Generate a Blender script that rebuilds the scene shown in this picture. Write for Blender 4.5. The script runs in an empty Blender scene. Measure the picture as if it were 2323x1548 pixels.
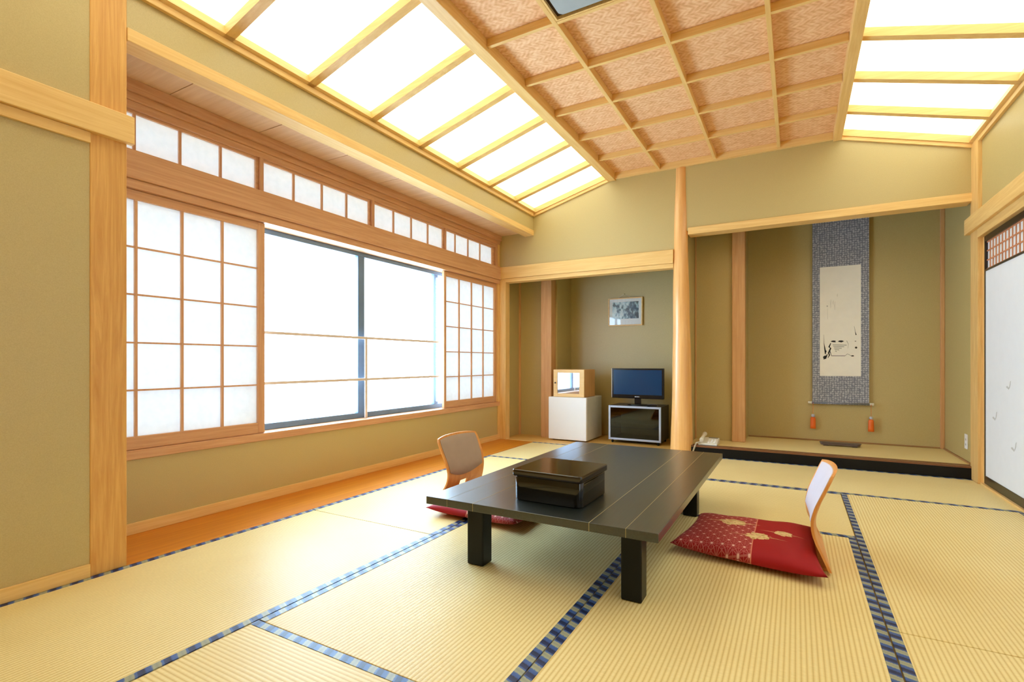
import bpy, bmesh, math, random
from mathutils import Vector, Matrix
random.seed(7)
S = bpy.context.scene
COL = S.collection
PI = math.pi

# ------------------------------------------------------------------ camera, sky, exposure
cd = bpy.data.cameras.new('camera')
cam = bpy.data.objects.new('camera', cd); COL.objects.link(cam)
cd.sensor_width = 36.0
cd.lens = 36.0 * 1150.98 / 2323.0
cd.shift_y = (821.3 - 774.0) / 2323.0
cd.clip_start = 0.02
cam.location = (0, 0, 0.8928)
cam.rotation_euler = (PI / 2, 0, 0.5099)
S.camera = cam

wd = bpy.data.worlds.new('overcast_sky'); S.world = wd; wd.use_nodes = True
bg = wd.node_tree.nodes['Background']
bg.inputs[0].default_value = (0.55, 0.77, 1.0, 1)
bg.inputs[1].default_value = 18.5
LAMP = 3.0            # strength of the luminous ceiling panels
vs = S.view_settings
vs.view_transform = 'Standard'; vs.look = 'None'; vs.gamma = 1.0; vs.use_curve_mapping = False
vs.exposure = 0.0
S.cycles.max_bounces = 10; S.cycles.diffuse_bounces = 6; S.cycles.glossy_bounces = 4
S.cycles.transmission_bounces = 8; S.cycles.transparent_max_bounces = 8
S.cycles.sample_clamp_indirect = 6.0
S.cycles.caustics_reflective = False; S.cycles.caustics_refractive = False
S.cycles.use_denoising = True


# ------------------------------------------------------------------ helpers
def lin(r, g, b):
    f = lambda c: (c / 255 / 12.92) if c <= 10 else ((c / 255 + 0.055) / 1.055) ** 2.4
    return (f(r), f(g), f(b), 1.0)


def new_mat(name):
    m = bpy.data.materials.new(name); m.use_nodes = True
    nt = m.node_tree
    return m, nt, nt.nodes['Principled BSDF']


def N(nt, typ, **kw):
    n = nt.nodes.new(typ)
    for k, v in kw.items():
        if k.startswith('i_'):
            key = k[2:]
            n.inputs[int(key) if key.isdigit() else key].default_value = v
        else:
            setattr(n, k, v)
    return n


def ramp(nt, pts):
    r = nt.nodes.new('ShaderNodeValToRGB')
    e = r.color_ramp.elements
    e[0].position, e[0].color = pts[0]
    e[1].position, e[1].color = pts[-1]
    for p, c in pts[1:-1]:
        x = e.new(p); x.color = c
    return r


def coords(nt, scale=(1, 1, 1)):
    tc = nt.nodes.new('ShaderNodeTexCoord')
    mp = nt.nodes.new('ShaderNodeMapping'); mp.inputs['Scale'].default_value = scale
    nt.links.new(tc.outputs['Object'], mp.inputs['Vector'])
    return mp.outputs['Vector']


def bump(nt, b, h, strength=0.2, dist=0.002):
    bn = N(nt, 'ShaderNodeBump'); bn.inputs['Strength'].default_value = strength
    bn.inputs['Distance'].default_value = dist
    nt.links.new(h, bn.inputs['Height']); nt.links.new(bn.outputs[0], b.inputs['Normal'])


def plain(name, rgb, rough=0.5, metal=0.0, var=0.04, spec=0.5):
    m, nt, b = new_mat(name)
    c = lin(*rgb)
    n = N(nt, 'ShaderNodeTexNoise', i_Scale=14.0, i_Detail=3.0)
    nt.links.new(coords(nt), n.inputs['Vector'])
    lo = tuple(x * (1 - var) for x in c[:3]) + (1,); hi = tuple(min(1, x * (1 + var)) for x in c[:3]) + (1,)
    r = ramp(nt, [(0.3, lo), (0.7, hi)])
    nt.links.new(n.outputs[0], r.inputs[0]); nt.links.new(r.outputs[0], b.inputs['Base Color'])
    b.inputs['Roughness'].default_value = rough; b.inputs['Metallic'].default_value = metal
    b.inputs['Specular IOR Level'].default_value = spec
    return m


def wood(name, light, dark, axis='X', rough=0.45, ring=26.0, contrast=0.5, spec=0.4):
    m, nt, b = new_mat(name)
    k = 0.045
    sc = {'X': (k, 1, 1), 'Y': (1, k, 1), 'Z': (1, 1, k)}[axis]
    v = coords(nt, sc)
    big = N(nt, 'ShaderNodeTexNoise', i_Scale=ring * 0.35, i_Detail=2.0)
    nt.links.new(v, big.inputs['Vector'])
    mx = N(nt, 'ShaderNodeMixRGB', blend_type='ADD'); mx.inputs[0].default_value = 0.10
    nt.links.new(v, mx.inputs[1]); nt.links.new(big.outputs[1], mx.inputs[2])
    w = N(nt, 'ShaderNodeTexNoise', i_Scale=ring * 2.2, i_Detail=5.0, i_Roughness=0.65)
    nt.links.new(mx.outputs[0], w.inputs['Vector'])
    lo, hi = lin(*dark), lin(*light)
    mid = tuple((a + c) / 2 for a, c in zip(lo, hi))
    r = ramp(nt, [(0.5 - contrast * 0.5, lo), (0.5, mid), (0.5 + contrast * 0.4, hi)])
    nt.links.new(w.outputs[0], r.inputs[0]); nt.links.new(r.outputs[0], b.inputs['Base Color'])
    b.inputs['Roughness'].default_value = rough
    b.inputs['Specular IOR Level'].default_value = spec
    bump(nt, b, w.outputs[0], 0.08, 0.001)
    return m


def link_mesh(name, bm, mat, parent=None, smooth=False, origin=None):
    """bm in world coordinates -> one mesh object; its origin is the parent's place."""
    me = bpy.data.meshes.new(name)
    off = Vector(origin) if origin is not None else (root_loc(parent) if parent else Vector((0, 0, 0)))
    if off.length > 0:
        bmesh.ops.translate(bm, verts=bm.verts, vec=-off)
    bm.normal_update(); bm.to_mesh(me); bm.free()
    for mm in (mat if isinstance(mat, (list, tuple)) else [mat]):
        me.materials.append(mm)
    if smooth:
        for p in me.polygons: p.use_smooth = True
    o = bpy.data.objects.new(name, me); COL.objects.link(o)
    if parent:
        o.parent = parent
    else:
        o.location = off
    return o


def root_loc(p):
    l = Vector((0, 0, 0))
    while p:
        l += p.location; p = p.parent
    return l


def B(): return bmesh.new()


def box(bm, x0, x1, y0, y1, z0, z1, bev=0.0, seg=2, rot=0.0, mi=0):
    t = bmesh.new()
    bmesh.ops.create_cube(t, size=1)
    cx, cy, cz = (x0 + x1) / 2, (y0 + y1) / 2, (z0 + z1) / 2
    bmesh.ops.scale(t, vec=(abs(x1 - x0), abs(y1 - y0), abs(z1 - z0)), verts=t.verts)
    if bev > 0:
        bmesh.ops.bevel(t, geom=t.edges[:], offset=bev, segments=seg, affect='EDGES', profile=0.5)
    if rot:
        bmesh.ops.rotate(t, verts=t.verts, cent=(0, 0, 0), matrix=Matrix.Rotation(rot, 3, 'Z'))
    bmesh.ops.translate(t, verts=t.verts, vec=(cx, cy, cz))
    merge(bm, t, mi)
    return bm


def merge(bm, t, mi=0):
    vm = {}
    for v in t.verts: vm[v] = bm.verts.new(v.co)
    for f in t.faces:
        try:
            nf = bm.faces.new([vm[v] for v in f.verts]); nf.material_index = mi; nf.smooth = f.smooth
        except ValueError: pass
    t.free()


def prism(bm, pts, axis, a0, a1, bev=0.0):
    """polygon pts (in the two other axes, in order) extruded along axis from a0 to a1"""
    t = bmesh.new()
    def mk(p, a):
        if axis == 'Y': return (p[0], a, p[1])
        if axis == 'X': return (a, p[0], p[1])
        return (p[0], p[1], a)
    lo = [t.verts.new(mk(p, a0)) for p in pts]; hi = [t.verts.new(mk(p, a1)) for p in pts]
    n = len(pts)
    t.faces.new(lo); t.faces.new(hi[::-1])
    for i in range(n): t.faces.new((lo[i], lo[(i + 1) % n], hi[(i + 1) % n], hi[i]))
    bmesh.ops.recalc_face_normals(t, faces=t.faces)
    if bev > 0: bmesh.ops.bevel(t, geom=t.edges[:], offset=bev, segments=2, affect='EDGES')
    merge(bm, t)
    return bm


def lathe(bm, prof, c, n=40, axis='Z', squash=(1, 1)):
    t = bmesh.new(); rings = []
    for r, h in prof:
        ring = []
        for i in range(n):
            a = 2 * PI * i / n
            u, w = r * math.cos(a) * squash[0], r * math.sin(a) * squash[1]
            co = {'Z': (u, w, h), 'X': (h, u, w), 'Y': (u, h, w)}[axis]
            ring.append(t.verts.new((co[0] + c[0], co[1] + c[1], co[2] + c[2])))
        rings.append(ring)
    for a, b2 in zip(rings, rings[1:]):
        for i in range(n): t.faces.new((a[i], a[(i + 1) % n], b2[(i + 1) % n], b2[i]))
    t.faces.new(rings[0]); t.faces.new(rings[-1][::-1])
    bmesh.ops.recalc_face_normals(t, faces=t.faces)
    for f in t.faces: f.smooth = len(f.verts) == 4
    merge(bm, t)
    return bm


def tube(bm, pts, r, n=10):
    t = bmesh.new(); rings = []
    P = [Vector(p) for p in pts]
    up = Vector((0, 0, 1))
    for i, p in enumerate(P):
        d = (P[min(i + 1, len(P) - 1)] - P[max(i - 1, 0)]).normalized()
        s = d.cross(up)
        if s.length < 1e-3: s = d.cross(Vector((0, 1, 0)))
        s.normalize(); w = d.cross(s).normalized()
        rr = r[i] if isinstance(r, (list, tuple)) else r
        rings.append([t.verts.new(p + s * math.cos(2 * PI * k / n) * rr + w * math.sin(2 * PI * k / n) * rr) for k in range(n)])
    for a, b2 in zip(rings, rings[1:]):
        for i in range(n): t.faces.new((a[i], a[(i + 1) % n], b2[(i + 1) % n], b2[i]))
    t.faces.new(rings[0]); t.faces.new(rings[-1][::-1])
    bmesh.ops.recalc_face_normals(t, faces=t.faces)
    for f in t.faces: f.smooth = len(f.verts) == 4
    merge(bm, t)
    return bm


def struct(name, bm, mat, parent=None, smooth=False):
    o = link_mesh(name, bm, mat, parent, smooth)
    if not parent: o['kind'] = 'structure'
    return o


def thing(name, label, cat, loc, group=None):
    o = bpy.data.objects.new(name, None); COL.objects.link(o)
    o.empty_display_size = 0.05; o.location = loc
    o['label'] = label; o['category'] = cat
    if group: o['group'] = group
    return o


def solo(name, bm, mat, label, cat, loc=None, group=None, smooth=False):
    o = link_mesh(name, bm, mat, None, smooth, origin=loc)
    o['label'] = label; o['category'] = cat
    if group: o['group'] = group
    return o


_tn = [0]
def trim(bm, mat, smooth=False):
    _tn[0] += 1
    return struct('trim_%d' % _tn[0], bm, mat, None, smooth)


# ------------------------------------------------------------------ materials
def plaster():
    m, nt, b = new_mat('sand_plaster')
    v = coords(nt)
    n = N(nt, 'ShaderNodeTexNoise', i_Scale=260.0, i_Detail=4.0, i_Roughness=0.7)
    nt.links.new(v, n.inputs['Vector'])
    r = ramp(nt, [(0.3, lin(182, 160, 101)), (0.7, lin(196, 176, 117))])
    nt.links.new(n.outputs[0], r.inputs[0]); nt.links.new(r.outputs[0], b.inputs['Base Color'])
    b.inputs['Roughness'].default_value = 0.46; b.inputs['Specular IOR Level'].default_value = 0.8
    bump(nt, b, n.outputs[0], 0.2, 0.001)
    return m
M_WALL = plaster()
W_X = wood('cypress_grain_across', (240, 204, 134), (222, 176, 104), 'X')
W_Y = wood('cypress_grain_deep', (240, 204, 134), (222, 176, 104), 'Y')
W_Z = wood('cypress_grain_upright', (240, 202, 132), (212, 162, 92), 'Z', ring=30)
W_SY = wood('shoji_rail_cypress', (220, 172, 128), (194, 140, 98), 'Y')
W_SZ = wood('shoji_stile_cypress', (220, 172, 128), (196, 142, 100), 'Z')
W_LOG = wood('polished_log', (246, 196, 126), (220, 156, 84), 'Z', rough=0.3, ring=16, contrast=0.6, spec=0.7)
W_PIL = wood('alcove_pillar_wood', (222, 174, 120), (200, 146, 90), 'Z', ring=22)
W_SOFFIT = wood('soffit_boards', (232, 198, 160), (214, 174, 132), 'X', ring=18)
W_BOARD = wood('honey_floor_board', (220, 140, 32), (186, 102, 10), 'Y', rough=0.33, ring=14, contrast=0.7)
W_BEECH = wood('pale_beech', (240, 206, 150), (226, 184, 120), 'X', ring=20)


def tatami(name, along):
    m, nt, b = new_mat(name)
    tc = nt.nodes.new('ShaderNodeTexCoord'); sp = nt.nodes.new('ShaderNodeSeparateXYZ')
    nt.links.new(tc.outputs['Object'], sp.inputs[0])
    cross = sp.outputs['X'] if along == 'Y' else sp.outputs['Y']
    lon = sp.outputs['Y'] if along == 'Y' else sp.outputs['X']
    # ridges 15 mm apart
    k = N(nt, 'ShaderNodeMath', operation='MULTIPLY'); k.inputs[1].default_value = 2 * PI / 0.0149
    nt.links.new(cross, k.inputs[0])
    sn = N(nt, 'ShaderNodeMath', operation='SINE'); nt.links.new(k.outputs[0], sn.inputs[0])
    # rush fibres
    cb = nt.nodes.new('ShaderNodeCombineXYZ')
    kl = N(nt, 'ShaderNodeMath', operation='MULTIPLY'); kl.inputs[1].default_value = 10.0
    kc = N(nt, 'ShaderNodeMath', operation='MULTIPLY'); kc.inputs[1].default_value = 1.0
    nt.links.new(lon, kl.inputs[0]); nt.links.new(cross, kc.inputs[0])
    nt.links.new(kc.outputs[0], cb.inputs[0]); nt.links.new(kl.outputs[0], cb.inputs[1])
    n = N(nt, 'ShaderNodeTexNoise', i_Scale=38.0, i_Detail=4.0, i_Roughness=0.7)
    nt.links.new(cb.outputs[0], n.inputs['Vector'])
    big = N(nt, 'ShaderNodeTexNoise', i_Scale=1.6, i_Detail=2.0)
    nt.links.new(tc.outputs['Object'], big.inputs['Vector'])
    r = ramp(nt, [(0.0, lin(224, 198, 132)), (0.25, lin(242, 220, 157)), (1.0, lin(250, 234, 178))])
    mr = N(nt, 'ShaderNodeMapRange'); mr.inputs['From Min'].default_value = -1; mr.inputs['From Max'].default_value = 1
    nt.links.new(sn.outputs[0], mr.inputs['Value']); nt.links.new(mr.outputs[0], r.inputs[0])
    mx = N(nt, 'ShaderNodeMixRGB', blend_type='MULTIPLY'); mx.inputs[0].default_value = 1.0
    r2 = ramp(nt, [(0.3, (0.86, 0.84, 0.78, 1)), (0.7, (1, 1, 1, 1))])
    nt.links.new(n.outputs[0], r2.inputs[0])
    nt.links.new(r.outputs[0], mx.inputs[1]); nt.links.new(r2.outputs[0], mx.inputs[2])
    mx2 = N(nt, 'ShaderNodeMixRGB', blend_type='MULTIPLY'); mx2.inputs[0].default_value = 1.0
    r3 = ramp(nt, [(0.35, (0.95, 0.92, 0.86, 1)), (0.65, (1, 1, 1, 1))])
    nt.links.new(big.outputs[0], r3.inputs[0])
    nt.links.new(mx.outputs[0], mx2.inputs[1]); nt.links.new(r3.outputs[0], mx2.inputs[2])
    nt.links.new(mx2.outputs[0], b.inputs['Base Color'])
    b.inputs['Roughness'].default_value = 0.42; b.inputs['Specular IOR Level'].default_value = 0.18
    bump(nt, b, sn.outputs[0], 0.14, 0.001)
    return m
T_Y = tatami('rush_weave_deep', 'Y'); T_X = tatami('rush_weave_across', 'X')


def border_cloth(name, along):
    """blue tatami border: navy blocks alternating with beige crests"""
    m, nt, b = new_mat(name)
    tc = nt.nodes.new('ShaderNodeTexCoord'); sp = nt.nodes.new('ShaderNodeSeparateXYZ')
    nt.links.new(tc.outputs['Object'], sp.inputs[0])
    lon = sp.outputs['Y'] if along == 'Y' else sp.outputs['X']
    cro = sp.outputs['X'] if along == 'Y' else sp.outputs['Y']
    sk = N(nt, 'ShaderNodeMath', operation='MULTIPLY_ADD'); sk.inputs[1].default_value = 0.35
    nt.links.new(cro, sk.inputs[0]); nt.links.new(lon, sk.inputs[2])
    k = N(nt, 'ShaderNodeMath', operation='MULTIPLY'); k.inputs[1].default_value = 1 / 0.070
    nt.links.new(sk.outputs[0], k.inputs[0])
    fr = N(nt, 'ShaderNodeMath', operation='FRACT'); nt.links.new(k.outputs[0], fr.inputs[0])
    n = N(nt, 'ShaderNodeTexNoise', i_Scale=300.0, i_Detail=2.0)
    nt.links.new(tc.outputs['Object'], n.inputs['Vector'])
    ad = N(nt, 'ShaderNodeMath', operation='MULTIPLY_ADD'); ad.inputs[1].default_value = 0.16
    nt.links.new(n.outputs[0], ad.inputs[0]); nt.links.new(fr.outputs[0], ad.inputs[2])
    r = ramp(nt, [(0.0, lin(60, 92, 150)), (0.10, lin(24, 44, 96)), (0.34, lin(12, 22, 56)), (0.40, lin(48, 82, 148)),
                  (0.60, lin(58, 92, 152)), (0.66, lin(164, 164, 132)), (0.82, lin(142, 146, 124)), (0.96, lin(166, 164, 132)), (1.0, lin(60, 92, 150))])
    r.color_ramp.interpolation = 'LINEAR'
    nt.links.new(ad.outputs[0], r.inputs[0]); nt.links.new(r.outputs[0], b.inputs['Base Color'])
    b.inputs['Roughness'].default_value = 0.42; b.inputs['Specular IOR Level'].default_value = 0.5
    return m
H_Y = border_cloth('blue_brocade_deep', 'Y'); H_X = border_cloth('blue_brocade_across', 'X')


def paper(name, tr=0.25):
    m, nt, b = new_mat(name)
    out = nt.nodes['Material Output']
    d = N(nt, 'ShaderNodeBsdfDiffuse'); t = N(nt, 'ShaderNodeBsdfTranslucent')
    n = N(nt, 'ShaderNodeTexNoise', i_Scale=24.0, i_Detail=4.0)
    nt.links.new(coords(nt), n.inputs['Vector'])
    r = ramp(nt, [(0.3, (0.90, 0.92, 0.93, 1)), (0.7, (0.96, 0.97, 0.98, 1))])
    nt.links.new(n.outputs[0], r.inputs[0])
    nt.links.new(r.outputs[0], d.inputs[0]); nt.links.new(r.outputs[0], t.inputs[0])
    mx = N(nt, 'ShaderNodeMixShader'); mx.inputs[0].default_value = tr
    nt.links.new(d.outputs[0], mx.inputs[1]); nt.links.new(t.outputs[0], mx.inputs[2])
    nt.links.new(mx.outputs[0], out.inputs[0])
    return m
M_PAPER = paper('shoji_paper')


def glass(name, tint=(0.97, 0.99, 1, 1)):
    m, nt, b = new_mat(name)
    out = nt.nodes['Material Output']
    t = N(nt, 'ShaderNodeBsdfTransparent'); t.inputs[0].default_value = tint
    g = N(nt, 'ShaderNodeBsdfGlossy'); g.inputs['Roughness'].default_value = 0.02
    lw = N(nt, 'ShaderNodeLayerWeight'); pw = N(nt, 'ShaderNodeMath', operation='POWER'); pw.inputs[1].default_value = 4.0
    nt.links.new(lw.outputs['Facing'], pw.inputs[0])
    f = N(nt, 'ShaderNodeMath', operation='MULTIPLY_ADD'); f.inputs[1].default_value = 0.8; f.inputs[2].default_value = 0.04
    nt.links.new(pw.outputs[0], f.inputs[0])
    mx = N(nt, 'ShaderNodeMixShader')
    nt.links.new(f.outputs[0], mx.inputs[0]); nt.links.new(t.outputs[0], mx.inputs[1]); nt.links.new(g.outputs[0], mx.inputs[2])
    nt.links.new(mx.outputs[0], out.inputs[0])
    return m
M_GLASS = glass('window_glass')
M_SMOKE = glass('smoked_glass', (0.26, 0.28, 0.34, 1))


def lampmat():
    m, nt, b = new_mat('luminous_paper')
    out = nt.nodes['Material Output']
    e = N(nt, 'ShaderNodeEmission'); e.inputs[0].default_value = (1.0, 0.985, 0.79, 1); e.inputs[1].default_value = LAMP
    nt.links.new(e.outputs[0], out.inputs[0])
    return m
M_LAMP = lampmat()


def wicker():
    m, nt, b = new_mat('woven_cedar')
    tc = nt.nodes.new('ShaderNodeTexCoord'); sp = nt.nodes.new('ShaderNodeSeparateXYZ')
    nt.links.new(tc.outputs['Object'], sp.inputs[0])
    # herringbone weave: zig-zag stripes
    tri = N(nt, 'ShaderNodeMath', operation='PINGPONG'); tri.inputs[1].default_value = 0.05
    nt.links.new(sp.outputs['Y'], tri.inputs[0])
    a = N(nt, 'ShaderNodeMath', operation='ADD'); nt.links.new(sp.outputs['X'], a.inputs[0]); nt.links.new(tri.outputs[0], a.inputs[1])
    k = N(nt, 'ShaderNodeMath', operation='MULTIPLY'); k.inputs[1].default_value = 2 * PI / 0.034
    nt.links.new(a.outputs[0], k.inputs[0])
    sn = N(nt, 'ShaderNodeMath', operation='SINE'); nt.links.new(k.outputs[0], sn.inputs[0])
    n = N(nt, 'ShaderNodeTexNoise', i_Scale=26.0, i_Detail=3.0); nt.links.new(coords(nt, (1, 2.2, 1)), n.inputs['Vector'])
    ad = N(nt, 'ShaderNodeMath', operation='MULTIPLY_ADD'); ad.inputs[1].default_value = 0.09
    nt.links.new(sn.outputs[0], ad.inputs[0]); nt.links.new(n.outputs[0], ad.inputs[2])
    r = ramp(nt, [(0.3, lin(220, 164, 114)), (0.5, lin(236, 186, 138)), (0.72, lin(246, 206, 160))])
    nt.links.new(ad.outputs[0], r.inputs[0]); nt.links.new(r.outputs[0], b.inputs['Base Color'])
    b.inputs['Roughness'].default_value = 0.7; b.inputs['Specular IOR Level'].default_value = 0.25
    bump(nt, b, ad.outputs[0], 0.3, 0.003)
    return m
M_WICKER = wicker()
M_LACQ = plain('black_lacquer', (12, 11, 12), 0.08, var=0.0, spec=0.6)
M_STEP = plain('black_step_lacquer', (10, 10, 14), 0.35, var=0.0, spec=0.25)
M_STEPTOP = plain('brown_lacquer_edge', (120, 74, 44), 0.3)
M_LEG = plain('table_leg_lacquer', (10, 14, 18), 0.35, var=0.0, spec=0.25)
M_GOLD = plain('gold_inlay', (170, 158, 110), 0.5)
M_ALU = plain('flare_pale_blue_aluminium', (112, 136, 168), 0.4, 0.2)  # window flare put into the colour, paler than the bare frame
M_WHITE = plain('white_enamel', (240, 242, 246), 0.35, var=0.005)
M_BLACK = plain('black_frame_lacquer', (34, 24, 18), 0.3)
M_FUSUMA = plain('fusuma_white_paper', (234, 238, 244), 0.7, var=0.01)
M_PALE = plain('pale_plastic', (226, 222, 208), 0.45)
M_RAIL = plain('painted_rail', (222, 206, 196), 0.5)


def table_top():
    m, nt, b = new_mat('dark_lacquered_oak')
    n = N(nt, 'ShaderNodeTexNoise', i_Scale=120.0, i_Detail=3.0); nt.links.new(coords(nt, (1, 0.04, 1)), n.inputs['Vector'])
    r = ramp(nt, [(0.3, lin(22, 30, 30)), (0.7, lin(34, 43, 42))])
    nt.links.new(n.outputs[0], r.inputs[0]); nt.links.new(r.outputs[0], b.inputs['Base Color'])
    b.inputs['Roughness'].default_value = 0.34; b.inputs['Specular IOR Level'].default_value = 0.7
    b.inputs['Coat Weight'].default_value = 0.8; b.inputs['Coat Roughness'].default_value = 0.26
    bump(nt, b, n.outputs[0], 0.12, 0.0006)
    return m
M_TABLE = table_top()

# ------------------------------------------------------------------ measures of the room
XW, XL, XR = -3.0, -2.56, 1.187         # window plane, left wall plane, right wall plane
YB, YK, YN = 5.065, 5.99, -0.86         # back wall, alcove back, near wall behind the camera
CX = [XL, -1.6235, -0.6785, 0.2667, XR]
RY = [YB, 4.097, 3.088, 2.09, 1.106, 0.13]
ZT = 2.92

# ------------------------------------------------------------------ floor
bm = B(); box(bm, -3.2, 1.35, YN - 0.1, 6.15, -0.16, -0.035)
box(bm, XL, XR, YN, RY[5] - 0.002, -0.035, 0)
struct('floor', bm, T_X)
bm = B(); box(bm, XW, XL - 0.002, 1.0, YB, -0.035, 0.0, 0.001)
solo('floor_board', bm, W_BOARD, 'long honey coloured wooden floor board below the window, beside the tatami', 'floor board', loc=(XL - 0.22, 3.0, 0))


def mat_thing(x0, x1, y0, y1, along, label, cloth=True, low=-0.034, top=0.0):
    g = 0.0022
    x0 += g; x1 -= g; y0 += g; y1 -= g
    t = thing('tatami_mat', label, 'tatami mat', ((x0 + x1) / 2, (y0 + y1) / 2, low), 'tatami mats laid over the floor')
    h = 0.0015
    bm = B(); box(bm, x0, x1, y0, y1, low, top - h, 0.002)
    link_mesh('rush_cover', bm, T_Y if along == 'Y' else T_X, t)
    w = 0.031
    for s in (0, 1):
        bm = B()
        if along == 'Y':
            a, b2 = (x0, x0 + w) if s == 0 else (x1 - w, x1)
            box(bm, a, b2, y0, y1, top - 0.006, top, 0.0008, 1)
        else:
            a, b2 = (y0, y0 + w) if s == 0 else (y1 - w, y1)
            box(bm, x0, x1, a, b2, top - 0.006, top, 0.0008, 1)
        link_mesh('border', bm, H_Y if along == 'Y' else H_X, t)
    return t

mat_thing(CX[0], CX[2], RY[1], RY[0], 'X', 'tatami mat at the far left, in front of the fridge alcove')
mat_thing(CX[2], CX[4], RY[1], RY[0], 'X', 'tatami mat running along the black scroll alcove step')
mat_thing(CX[1], CX[3], RY[2], RY[1], 'X', 'tatami mat crossing behind the far end of the black table')
mat_thing(CX[0], CX[1], RY[3], RY[1], 'Y', 'window side tatami mat under the left floor chair')
mat_thing(CX[0], CX[1], RY[5], RY[3], 'Y', 'window side tatami mat nearest the left wall pillar')
mat_thing(CX[1], CX[2], RY[4], RY[2], 'Y', 'tatami mat under the left half of the black table')
mat_thing(CX[2], CX[3], RY[4], RY[2], 'Y', 'tatami mat under the right floor chair and red cushion')
mat_thing(CX[3], CX[4], RY[3], RY[1], 'Y', 'tatami mat in front of the white sliding door')
mat_thing(CX[3], CX[4], RY[5], RY[3], 'Y', 'tatami mat in the near right corner, past the thin seam')
mat_thing(CX[1], CX[3], RY[5], RY[4], 'X', 'tatami mat at the near bottom edge, laid crosswise')

# ------------------------------------------------------------------ left side: wall, window alcove
bm = B(); box(bm, XL - 0.12, XL, YN, 0.985, 0, ZT); box(bm, XW - 0.16, XL - 0.12, 1.0, 1.09, 0, ZT)
box(bm, XW - 0.16, XL - 0.12, 0.9, 1.0, 0, ZT)
struct('wall_left', bm, M_WALL)
bm = B(); box(bm, XL - 0.14, XL + 0.004, 0.983, 1.116, 0.0, 2.56, 0.003)
W_NEAR = wood('grained_pillar_wood', (230, 180, 102), (200, 140, 66), 'Z', ring=34, contrast=0.55)
solo('square_pillar', bm, W_NEAR, 'tall square wooden pillar at the near end of the window alcove', 'pillar', loc=(XL - 0.07, 1.05, 0))
bm = B(); box(bm, XL, XL + 0.03, YN, 1.1355, 1.845, 1.965, 0.003)
trim(bm, W_Y)
bm = B(); box(bm, XL, XL + 0.014, YN, 0.982, 1.80, 1.844, 0.002); trim(bm, W_Y)
bm = B(); box(bm, XL, XL + 0.012, YN, 0.982, 0.0, 0.055, 0.002); struct('baseboard_left', bm, W_Y)
# hanging wall above the alcove opening
bm = B(); box(bm, XL - 0.10, XL, 1.117, YB, 2.36, ZT); struct('wall_above_alcove', bm, M_WALL)
bm = B(); box(bm, XL - 0.105, XL + 0.008, 1.117, YB, 2.302, 2.36, 0.003); trim(bm, W_Y)

# soffit of the window alcove: boards with seams
def soffit():
    bm = B(); ys = [1.09] + [1.498 + 0.524 * i for i in range(7)] + [YB]
    for a, c in zip(ys, ys[1:]):
        box(bm, XW - 0.1, XL - 0.1, a + 0.0025, c - 0.0025, 2.345, 2.365)
    box(bm, XW - 0.1, XL - 0.1, 1.0, YB, 2.366, 2.40)
    return bm
struct('ceiling_alcove', soffit(), W_SOFFIT)
bm = B(); box(bm, XW - 0.08, XW + 0.035, 1.09, YB, 2.285, 2.345, 0.003); box(bm, XW - 0.08, XW + 0.015, 1.09, YB, 2.245, 2.285, 0.003); trim(bm, W_SY)
bm = B(); box(bm, XW - 0.07, XW + 0.002, 1.09, YB, 2.205, 2.245, 0.002); trim(bm, W_SY)
# upper outer wall, lower wall, corner post
bm = B(); box(bm, XW - 0.16, XW, 1.09, YB + 0.1, -0.03, 0.384); struct('wall_window_side', bm, M_WALL)
bm = B(); box(bm, XW - 0.16, XW - 0.08, 1.09, YB + 0.1, 2.21, ZT); struct('wall_outer_top', bm, M_WALL)
bm = B(); box(bm, XW, XW + 0.014, 1.09, YB, 0.0, 0.058, 0.002); struct('baseboard_window_side', bm, W_Y)
bm = B(); box(bm, XW - 0.17, XW + 0.012, 1.09, YB, 0.386, 0.433, 0.002); trim(bm, W_SY)             # sill
bm = B(); box(bm, XW - 0.17, XW + 0.015, 1.09, YB, 1.792, 1.838, 0.002); trim(bm, W_SY)             # head
bm = B(); box(bm, XW - 0.13, XW + 0.03, 1.09, YB, 1.839, 1.986, 0.003); trim(bm, W_SY)             # beam
bm = B(); box(bm, XW - 0.12, XW + 0.008, 5.02, YB + 0.02, 0.0, 2.25, 0.002); box(bm, XW, XW + 0.09, YB - 0.012, YB + 0.08, 0.0, 1.83, 0.002)
trim(bm, W_Z)

# shoji screens
def shoji(y0, y1, label, xo=0.0):
    zb, zt = 0.4345, 1.79
    xb, xf = XW - 0.035 + xo, XW - 0.008 + xo
    t = thing('shoji_screen', label, 'paper screen', ((xb + xf) / 2, (y0 + y1) / 2, zb), 'sliding paper screens of the big window')
    sw = 0.047
    for a, c in ((y0, y0 + sw * 0.75), (y1 - sw, y1)):
        bm = B(); box(bm, xb, xf, a, c, zb, zt, 0.003); link_mesh('stile', bm, W_SZ, t)
    for a, c in ((zb, 0.502), (1.741, zt)):
        bm = B(); box(bm, xb, xf, y0 + sw * .75, y1 - sw, a, c, 0.002); link_mesh('rail', bm, W_SY, t)
    bm = B(); ya, yb2 = y0 + sw * .75, y1 - sw
    for i in (1, 2, 3):
        y = ya + (yb2 - ya) * i / 4
        box(bm, xf - 0.016, xf - 0.002, y - 0.0065, y + 0.0065, 0.502, 1.741)
    for z in (0.744, 0.993, 1.245, 1.493):
        box(bm, xf - 0.016, xf - 0.004, ya, yb2, z - 0.0045, z + 0.0045)
    link_mesh('lattice', bm, W_SZ, t)
    bm = B(); box(bm, xf - 0.0185, xf - 0.0165, ya, yb2, 0.502, 1.741); link_mesh('paper', bm, M_PAPER, t)
shoji(1.092, 2.092, 'left white paper screen of the window, beside the square pillar')
shoji(4.022, 5.018, 'right white paper screen of the window, near the fridge alcove', -0.004)

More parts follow.
